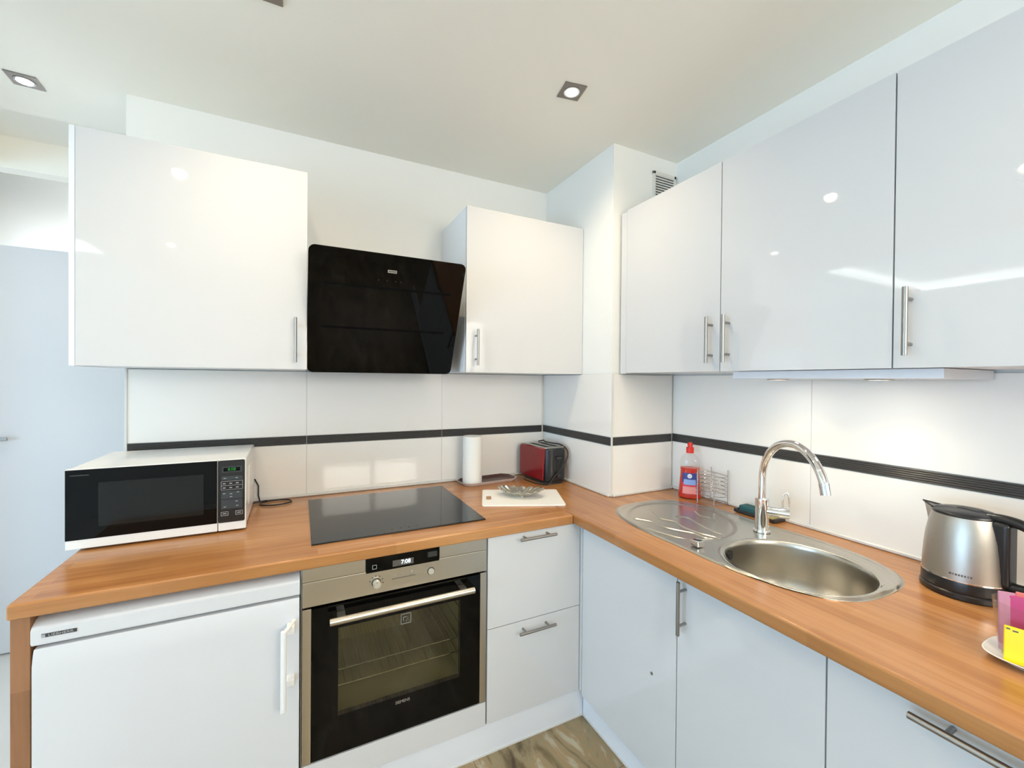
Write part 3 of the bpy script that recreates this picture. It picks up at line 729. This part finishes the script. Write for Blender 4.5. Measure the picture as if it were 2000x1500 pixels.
lb = obj('mixer_cartridge', g, 'chrome', t)
q = c0+lv*.070
sd_ = Vector((-lv.y, lv.x, 0))
g = G().tube(smooth([q-lv*.008+Vector((0, 0, .014)), q-lv*.008+Vector((0, 0, .050)), q-lv*.005+Vector((0, 0, .066)), q+lv*.001+Vector((0, 0, .071)), q+lv*.007+Vector((0, 0, .066)), q+lv*.010+Vector((0, 0, .050)), q+lv*.010+Vector((0, 0, .014))]), .0028, 12); obj('lever', g, 'chrome', lb)

# sponge tray
t = thing('sponge_tray', 'small dark tray on the worktop behind the faucet', 'tray', (.345, -1.075, ZC), PI/2)
g = G(); g.box(-.075, .075, -.032, .032, 0, .004, .001, 1); g.box(-.085, -.075, -.034, .034, .003, .016, .002); g.box(.075, .085, -.034, .034, .003, .016, .002); g.box(-.08, .08, .030, .034, .003, .014, .001, 1); g.box(-.08, .08, -.034, -.030, .003, .014, .001, 1)
obj('dish', g, 'dark_plastic', t)
g = G().box(-.05, .05, -.025, .025, .0, .028, .006, 3)
o = obj('scouring_sponge', g, 'sponge_green'); o.location = (.345, -1.055, ZC+.0045); o.rotation_euler = (0, 0, PI/2); tag(o, 'dark green scouring sponge lying in the tray behind the faucet', 'sponge')
g = G().box(-.018, .018, -.024, .024, .0, .026, .005, 3)
o = obj('sponge', g, 'sponge_yellow'); o.location = (.345, -1.128, ZC+.0045); o.rotation_euler = (0, 0, PI/2); tag(o, 'yellow sponge end showing right of the faucet lever', 'sponge')

# ------------------------------------------------------------------ washing-up liquid
BRZ = math.atan2(-1.37, -1.59)+PI/2     # local -y looks at the camera
t = thing('dish_soap_bottle', 'red dish soap bottle with red cap in the corner behind the sink', 'bottle', (.317, -.765, ZC), BRZ)
sy = .56
pf = [(.001, .0), (.044, .0), (.048, .004), (.049, .012), (.046, .05), (.0415, .10), (.040, .125), (.042, .140), (.0435, .155), (.0425, .170), (.037, .186), (.025, .199), (.0145, .206), (.0145, .211)]
obj('bottle_body', G().lathe(pf, sy=sy), 'clear_plastic', t)
li = [(.001, .002)]+[(r-.0012, max(z, .002)) for r, z in pf[1:8] if z <= .14]+[(.001, .139)]
obj('liquid', G().lathe(li, sy=sy), 'liquid', t)
obj('cap', G().cyl((0, 0, .206), (0, 0, .232), .0165, seg=24, bev=.001).cyl((0, 0, .231), (0, 0, .240), .010, .009, seg=20).cyl((0, 0, .239), (0, 0, .254), .0125, .009, seg=20, bev=.001), 'cap_red', t)
def lab(name, z0, z1, a, mt, off=.0008, par=t):
    import bisect
    def rad(z):
        for (r0, q0), (r1, q1) in zip(pf, pf[1:]):
            if q0 <= z <= q1 and q1 > q0: return r0+(r1-r0)*(z-q0)/(q1-q0)
    zs = [z0+(z1-z0)*i/6 for i in range(7)]
    return obj(name, G().lathe([(rad(z)+off, z) for z in zs], seg=20, sy=sy, a0=-PI/2-a, a1=-PI/2+a), mt, par)
lb = lab('label', .022, .118, .80, 'label_red')
lab('label_panel', .076, .117, .78, 'label_blue', .0012, lb); lab('label_panel', .064, .088, .6, 'label_pale', .0015, lb); lab('label_panel', .024, .056, .66, 'label_pink', .0012, lb)
yq = -.041*sy-.0022
obj('emblem', G().prism(superell(0, .104, .0098, .0098, 2, 24), 0, .0006, M=Matrix(((1, 0, 0, 0), (0, 0, -1, yq), (0, 1, 0, 0), (0, 0, 0, 1)))), 'label_white', lb)
text('emblem_letter', 'U', .014, 'label_blue', lb, (0, yq-.0008, .104), FRONT, world=False)

# wire cutlery rack
t = thing('wire_rack', 'empty chrome wire cutlery rack right of the red soap bottle', 'rack', (.322, -.876, ZC), math.radians(3))
ax, ay = .046, .048
for z in (.045, .062, .079, .096, .113, .128):
    pts = []
    for k in range(44):
        th = 2*PI*k/44; c, s = math.cos(th), math.sin(th)
        pts.append(((ax+.002)*math.copysign(abs(c)**.8, c), (ay+.016)*math.copysign(abs(s)**.8, s), z+.002*math.sin(2*th)))
    obj('wire_ring', G().tube(pts, .0014, 6, closed=True), 'rack_wire', t)
for x, y in ((-ax, .035), (-ax, -.045), (ax, .035), (ax, -.045)):
    g = G().cyl((x, y, .002), (x, y, .145 if x < 0 else .150), .0019, seg=8)
    g.lathe([(.0001, -.003), (.0026, -.0015), (.003, 0), (.0026, .0015), (.0001, .003)], (x, y, .148), seg=12); g.lathe([(.0001, -.003), (.0026, -.0015), (.003, 0), (.0026, .0015), (.0001, .003)], (x, y, .003), seg=12)
    obj('rod', g, 'rack_wire', t)
g = G()
for x in (-ax, ax): g.tube([(x, .035, .012), (x, -.045, .012)], .0013, 6)
for y in (.035, -.045, -.005): g.tube([(-ax, y, .012), (ax, y, .012)], .0013, 6)
obj('base_wires', g, 'rack_wire', t)

# ------------------------------------------------------------------ kettle
t = thing('kettle', 'brushed steel electric kettle with black lid, handle and base', 'kettle', (.243, -1.685, ZC), math.radians(-99))
# local +x = handle side, -x = spout side
obj('power_base', G().lathe([(.001, .0), (.080, .0), (.083, .004), (.083, .014), (.080, .017), (.001, .017)]), 'black_plastic', t)
obj('base_ring', G().lathe([(.070, .018), (.0795, .018), (.0805, .022), (.0800, .042), (.0785, .045), (.070, .045)]), 'black_plastic', t)
prf = [(.0788, .045), (.0792, .048), (.0785, .075), (.0760, .11), (.0725, .145), (.0670, .175), (.0625, .193), (.0605, .199)]
b = obj('body', G().lathe(prf, seg=72), 'steel_vertical', t)
obj('seam_ring', G().lathe([(.0788, .0445), (.0800, .0445), (.0800, .0475), (.0788, .0475)]), 'chrome', b)
ld = obj('lid', G().lathe([(.0605, .197), (.0615, .200), (.0600, .204), (.052, .209), (.030, .2125), (.001, .213)]), 'black_plastic', t)
obj('lid_grip', G().box(-.012, .030, -.012, .012, .209, .2155, .003), 'dark_plastic', ld)
bm = bmesh.new()
v = [bm.verts.new(p_) for p_ in ((-.055, -.022, .203), (-.055, .022, .203), (-.086, 0, .209), (-.067, -.014, .158), (-.067, .014, .158), (-.083, 0, .200), (-.072, 0, .158))]
for f in ((0, 2, 1), (0, 3, 5, 2), (1, 2, 5, 4), (3, 6, 5), (4, 5, 6), (0, 1, 4, 6, 3)): 
    try: bm.faces.new([v[i] for i in f])
    except ValueError: pass
bmesh.ops.recalc_face_normals(bm, faces=bm.faces)
obj('spout', bm, 'steel_vertical', t)
obj('spout_lip', G().tube([(-.056, -.022, .204), (-.0875, 0, .2105), (-.056, .022, .204)], .0022, 8), 'black_plastic', t)
hp = [(.045, 0, .203), (.075, 0, .205), (.105, 0, .200), (.128, 0, .186), (.142, 0, .160), (.146, 0, .125), (.140, 0, .090), (.128, 0, .062), (.105, 0, .050), (.074, 0, .050)]
# smooth the path
sm = []
for i in range(len(hp)-1):
    p0, p1 = Vector(hp[max(i-1, 0)]), Vector(hp[i]); p2, p3 = Vector(hp[i+1]), Vector(hp[min(i+2, len(hp)-1)])
    for q_ in range(5):
        u = q_/5; sm.append(.5*((2*p1)+(-p0+p2)*u+(2*p0-5*p1+4*p2-p3)*u*u+(-p0+3*p1-3*p2+p3)*u**3))
sm.append(Vector(hp[-1]))
obj('handle', G().tube(sm, .012, 14).box(.050, .088, -.021, .021, .046, .200, .010, 4), 'black_plastic', t)
g = G()
for i, wd in enumerate((.0045, .002, .0035, .003, .0035, .003, .002, .0035)):
    a = math.radians(-82+i*3.7); r = .0795; x, y = r*math.cos(a), r*math.sin(a)
    Mm = Matrix.Translation((x, y, .062)) @ Matrix.Rotation(a, 4, 'Z')
    tb = G().box(-.0006, .0006, -wd/2, wd/2, -.0022, .0022); tb.xf(Mm)
    me = bpy.data.meshes.new('x'); tb.bm.to_mesh(me); tb.bm.free(); g.bm.from_mesh(me); bpy.data.meshes.remove(me)
obj('brand_print', g, 'print_dark', b)

# ------------------------------------------------------------------ plate, glass and packets at the right edge
PX, PY = -.037, -1.851
QX, QY = -.040, -1.866
t = thing('saucer', 'white saucer under the tumbler at the right edge of the worktop', 'plate', (QX, QY, ZC))
bm = bmesh.new(); rg = []
for a_, z in ((.0002, .0), (.040, .0), (.042, .002), (.0625, .0135), (.0640, .0150), (.0620, .0155), (.041, .0050), (.0002, .0045)):
    rg.append([bm.verts.new((x, y, z)) for x, y in superell(0, 0, a_, a_, 3.2 if a_ > .05 else 2.6, 64)])
for A, B in zip(rg, rg[1:]):
    for k in range(64): bm.faces.new((A[k], A[(k+1) % 64], B[(k+1) % 64], B[k]))
bmesh.ops.recalc_face_normals(bm, faces=bm.faces)
obj('plate_dish', bm, 'plate_white', t)
t = thing('glass_tumbler', 'clear tumbler holding sachets on the white saucer', 'glass', (PX, PY, ZC+.0055))
obj('tumbler_wall', G().lathe([(.001, 0), (.030, 0), (.033, .003), (.0425, .105), (.0412, .105), (.0318, .006), (.001, .006)], seg=48), 'clear_plastic', t)
def packet(label, col, dx, dy, rz, tilt, wdt, hgt, z0=.007, strip='label_white', grp='sachets in the tumbler'):
    o = thing('sachet', label, 'sachet', (PX+dx, PY+dy, ZC+.0055+z0), rz, grp); o.rotation_euler = (tilt, 0, rz)
    obj('paper_pouch', G().box(-wdt/2, wdt/2, -.0016, .0016, 0, hgt, .0012, 1), col, o)
    g = G(); g.box(-wdt/2+.001, wdt/2-.001, -.0021, .0021, hgt-.006, hgt-.001)
    obj('crimped_edge', g, strip, o); return o
fa = math.atan2(-.285, -1.24)+PI/2
p1_ = packet('mauve sachet leaning on the left side of the tumbler', 'packet_mauve', -.008, .017, fa+.45, -.05, .030, .112, strip='packet_mauve')
p2_ = packet('magenta sachet with white print standing in the middle of the tumbler', 'packet_pink', -.004, .002, fa, -.05, .046, .108, strip='packet_pink')
g = G()
for i in range(6): g.box(.004, .020, -.0024, -.0014, .055+i*.007, .058+i*.007)
obj('print_lines', g, 'label_white', p2_)
packet('salmon red sachet at the back of the tumbler', 'packet_salmon', .009, -.004, fa+.1, .02, .036, .116, strip='packet_salmon')
p4_ = thing('sachet', 'bright yellow sachet leaning in front of the tumbler on the saucer', 'sachet', (-.0805, -1.860, ZC+.0078), fa); p4_.rotation_euler = (-.10, 0, fa+.02)
obj('paper_pouch', G().box(-.024, .024, -.0018, .0018, 0, .066, .0014, 1), 'packet_yellow', p4_)
g = G(); g.box(-.021, -.016, -.0024, -.0014, .060, .0625); g.box(-.013, -.006, -.0024, -.0014, .058, .0605); obj('print_marks', g, 'print_dark', p4_)

# ------------------------------------------------------------------ things in the corner by the column
t = thing('cutting_board', 'white plastic cutting board lying near the inner corner', 'cutting board', (-.383, -.447, ZC), math.radians(-23))
bw_, bh_ = .178, .128
g = G().prism(rrect(-bw_, bw_, -bh_, bh_, .012), 0, .006, .0015, 2, holes=[rrect(-.160, -.138, -.040, .030, .009)[::-1]])
obj('board', g, 'board_white', t)
# scalloped shell dish
t = thing('shell_dish', 'scalloped pewter shell dish standing on the white cutting board', 'dish', (-.385, -.432, ZC+.0062), math.radians(-38))
bm = bmesh.new(); NA, NRR = 144, 22; rg = []
for i in range(NRR+1):
    s_ = i/NRR; ring = []
    for k in range(NA):
        a = 2*PI*k/NA
        rx, ry = .103, .062
        base = 1+.05*math.cos(a)
        sc = 1+.045*abs(math.cos(a*8))*s_
        r = s_*base*sc
        z = .004+.028*s_**2.4+.0035*math.cos(a*16)*s_**1.5*ss(.15, .6, s_)
        z += .006*s_**3*math.cos(a*2)
        ring.append(bm.verts.new((r*rx*math.cos(a), r*ry*math.sin(a), z)))
    rg.append(ring)
for i in range(NRR):
    for k in range(NA):
        bm.faces.new((rg[i][k], rg[i+1][k], rg[i+1][(k+1) % NA], rg[i][(k+1) % NA]))
bmesh.ops.remove_doubles(bm, verts=bm.verts, dist=1e-6); bmesh.ops.recalc_face_normals(bm, faces=bm.faces)
o = obj('shell', bm, 'pewter', t); sd = o.modifiers.new('thickness', 'SOLIDIFY'); sd.thickness = .0016
for p_ in o.data.polygons: p_.use_smooth = True
obj('foot_ring', G().lathe([(.020, 0), (.026, 0), (.026, .005), (.020, .005)], sy=.7), 'pewter', t)

# tray with paper towel
def octo(a, b, c): return [(-a+c, -b), (a-c, -b), (a, -b+c), (a, b-c), (a-c, b), (-a+c, b), (-a, b-c), (-a, -b+c)]
t = thing('serving_tray', 'small brown tray with pale rim beneath the paper towel roll', 'tray', (-.402, -.094, ZC), math.radians(5))
g = G().prism(octo(.135, .056, .022), 0, .004, .001, 1)
bm = g.bm
def loop(a, b, c, z): return [bm.verts.new((x, y, z)) for x, y in octo(a, b, c)]
Ls = [loop(.135, .056, .022, .001), loop(.156, .071, .032, .017), loop(.159, .074, .033, .017), loop(.139, .059, .023, .0005)]
for A, B in zip(Ls, Ls[1:]):
    for k in range(8): bm.faces.new((A[k], A[(k+1) % 8], B[(k+1) % 8], B[k]))
bmesh.ops.recalc_face_normals(bm, faces=bm.faces)
obj('tray_shell', g, 'tray_white', t)
g = G().prism(octo(.134, .0555, .021), .0041, .0050); bm = g.bm
A, B = [[bm.verts.new((x, y, z)) for x, y in octo(a, b, c)] for a, b, c, z in ((.134, .0555, .021, .0048), (.153, .068, .031, .0164))]
for k in range(8): bm.faces.new((A[k], A[(k+1) % 8], B[(k+1) % 8], B[k]))
obj('tray_lining', g, 'tray_brown', t)
t = thing('paper_towel_roll', 'white paper towel roll standing upright on the small tray', 'paper towel', (-.488, -.1015, ZC+.0054))
obj('paper_roll', G().lathe([(.021, .0), (.0485, .0), (.0495, .002), (.0495, .236), (.0485, .238), (.021, .238), (.021, .0)], seg=48), 'paper', t)
obj('cardboard_core', G().lathe([(.0195, .001), (.0208, .001), (.0208, .2315), (.0195, .2315), (.0195, .001)], seg=32), 'card', t)

# toaster
t = thing('toaster', 'red and black two slot toaster in the corner by the wall column', 'toaster', (-.104, -.166, ZC), math.radians(4))
tw, tl, thh = .070, .118, .186
g = G().prism(superell(0, 0, tw+.004, tl+.014, 3.4, 48), .010, thh-.004, .008, 3); bd = obj('body', g, 'black_plastic', t)
g = G().prism(superell(0, 0, tw-.004, tl+.004, 3.4, 48), 0, .012); obj('foot_plinth', g, 'dark_plastic', t)
for s_ in (-1, 1):
    g = G(); pr = [(s_*(tw+.0005), .020), (s_*(tw+.0085), .020), (s_*(tw+.0085), thh-.022), (s_*(tw+.003), thh-.006), (s_*(tw-.010), thh-.001), (s_*(tw-.010), thh-.004)]
    if s_ > 0: pr = pr[::-1]
    g.prism(pr, -tl+(.012 if s_ < 0 else .035), tl-.002, .003, 2, M=Matrix(((1, 0, 0, 0), (0, 0, 1, 0), (0, 1, 0, 0), (0, 0, 0, 1))))
    obj('side_panel', g, 'red_paint', t)
g = G().prism(rrect(-tw+.008, tw-.008, -tl+.012, tl-.012, .012), thh-.005, thh+.001, .001, 1, holes=[rrect(-.042, -.014, -.088, .088, .006)[::-1], rrect(.014, .042, -.088, .088, .006)[::-1]])
obj('top_plate', g, 'steel', t)
for x in (-.028, .028): obj('bread_slot', G().box(x-.013, x+.013, -.087, .087, thh-.0045, thh-.0035), 'dark_gap', t)
obj('lever', G().box(-.016, .016, -tl-.030, -tl-.008, .128, .142, .004, 3), 'dark_plastic', t)
g = G().box(-.006, .006, -tl-.0150, -tl-.008, .05, .135); obj('lever_slot', g, 'dark_gap', t)
obj('browning_dial', G().cyl((0, -tl-.010, .045), (0, -tl-.024, .045), .012, seg=24, bev=.001), 'dark_plastic', t)
pts = [(.035, .10, .19), (.045, .07, .197), (.030, .04, .204), (.020, .02, .200), (.035, -.02, .1955), (.055, -.07, .1935), (.066, -.108, .178), (.060, -.136, .150), (.035, -.142, .105), (.005, -.142, .07), (-.03, -.139, .04), (-.055, -.138, .012), (-.075, -.12, .003), (-.095, -.07, .003), (-.098, .0, .003), (-.095, .05, .003)]
sm = []
for i in range(len(pts)-1):
    p0, p1 = Vector(pts[max(i-1, 0)]), Vector(pts[i]); p2, p3 = Vector(pts[i+1]), Vector(pts[min(i+2, len(pts)-1)])
    for q_ in range(5):
        u = q_/5; sm.append(.5*((2*p1)+(-p0+p2)*u+(2*p0-5*p1+4*p2-p3)*u*u+(-p0+3*p1-3*p2+p3)*u**3))
obj('power_cord', G().tube(sm, .0032, 8), 'cord', t)

# ------------------------------------------------------------------ ceiling spots
def downlight(x, y, rz, label, group='square ceiling downlights'):
    t = thing('ceiling_downlight', label, 'ceiling light', (x, y, H), rz, group)
    a = .043
    g = G()
    g.prism([(-a, -a), (a, -a), (a, a), (-a, a)], -.004, -.0005, .001, 1, holes=[superell(0, 0, .030, .030, 2, 32)[::-1]])
    obj('frame', g, 'lamp_frame', t)
    obj('lamp', G().cyl((0, 0, -.0055), (0, 0, -.001), .0225, seg=28), 'bulb', t)
    obj('lamp_bezel', G().lathe([(.023, -.001), (.023, -.006), (.0295, -.006), (.0295, -.001)]), 'chrome', t)
    l = bpy.data.lights.new('spot', 'SPOT'); l.energy = SPOT_W; l.color = SPOT_COL; l.spot_size = math.radians(150); l.spot_blend = 1; l.shadow_soft_size = .03
    o = bpy.data.objects.new('downlight_beam', l); o.location = (x, y, H-.012); C.objects.link(o)
downlight(-.372, -.797, math.radians(-10), 'square steel downlight glowing in the ceiling above the inner corner')
downlight(-2.19, .075, math.radians(4), 'square steel downlight in the ceiling at the far left')
downlight(-1.372, -.755, 0, 'square downlight in the ceiling just above the top edge of the view')
downlight(-1.851, -1.386, 0, 'square downlight in the ceiling mirrored in the left wall unit')
downlight(-.60, -2.30, 0, 'added unseen fill downlight in the ceiling behind the viewer on the right')  # extra lamp added to warm the right worktop and ceiling bounce
downlight(-2.223, -2.959, 0, 'square downlight in the ceiling farthest behind the viewer')
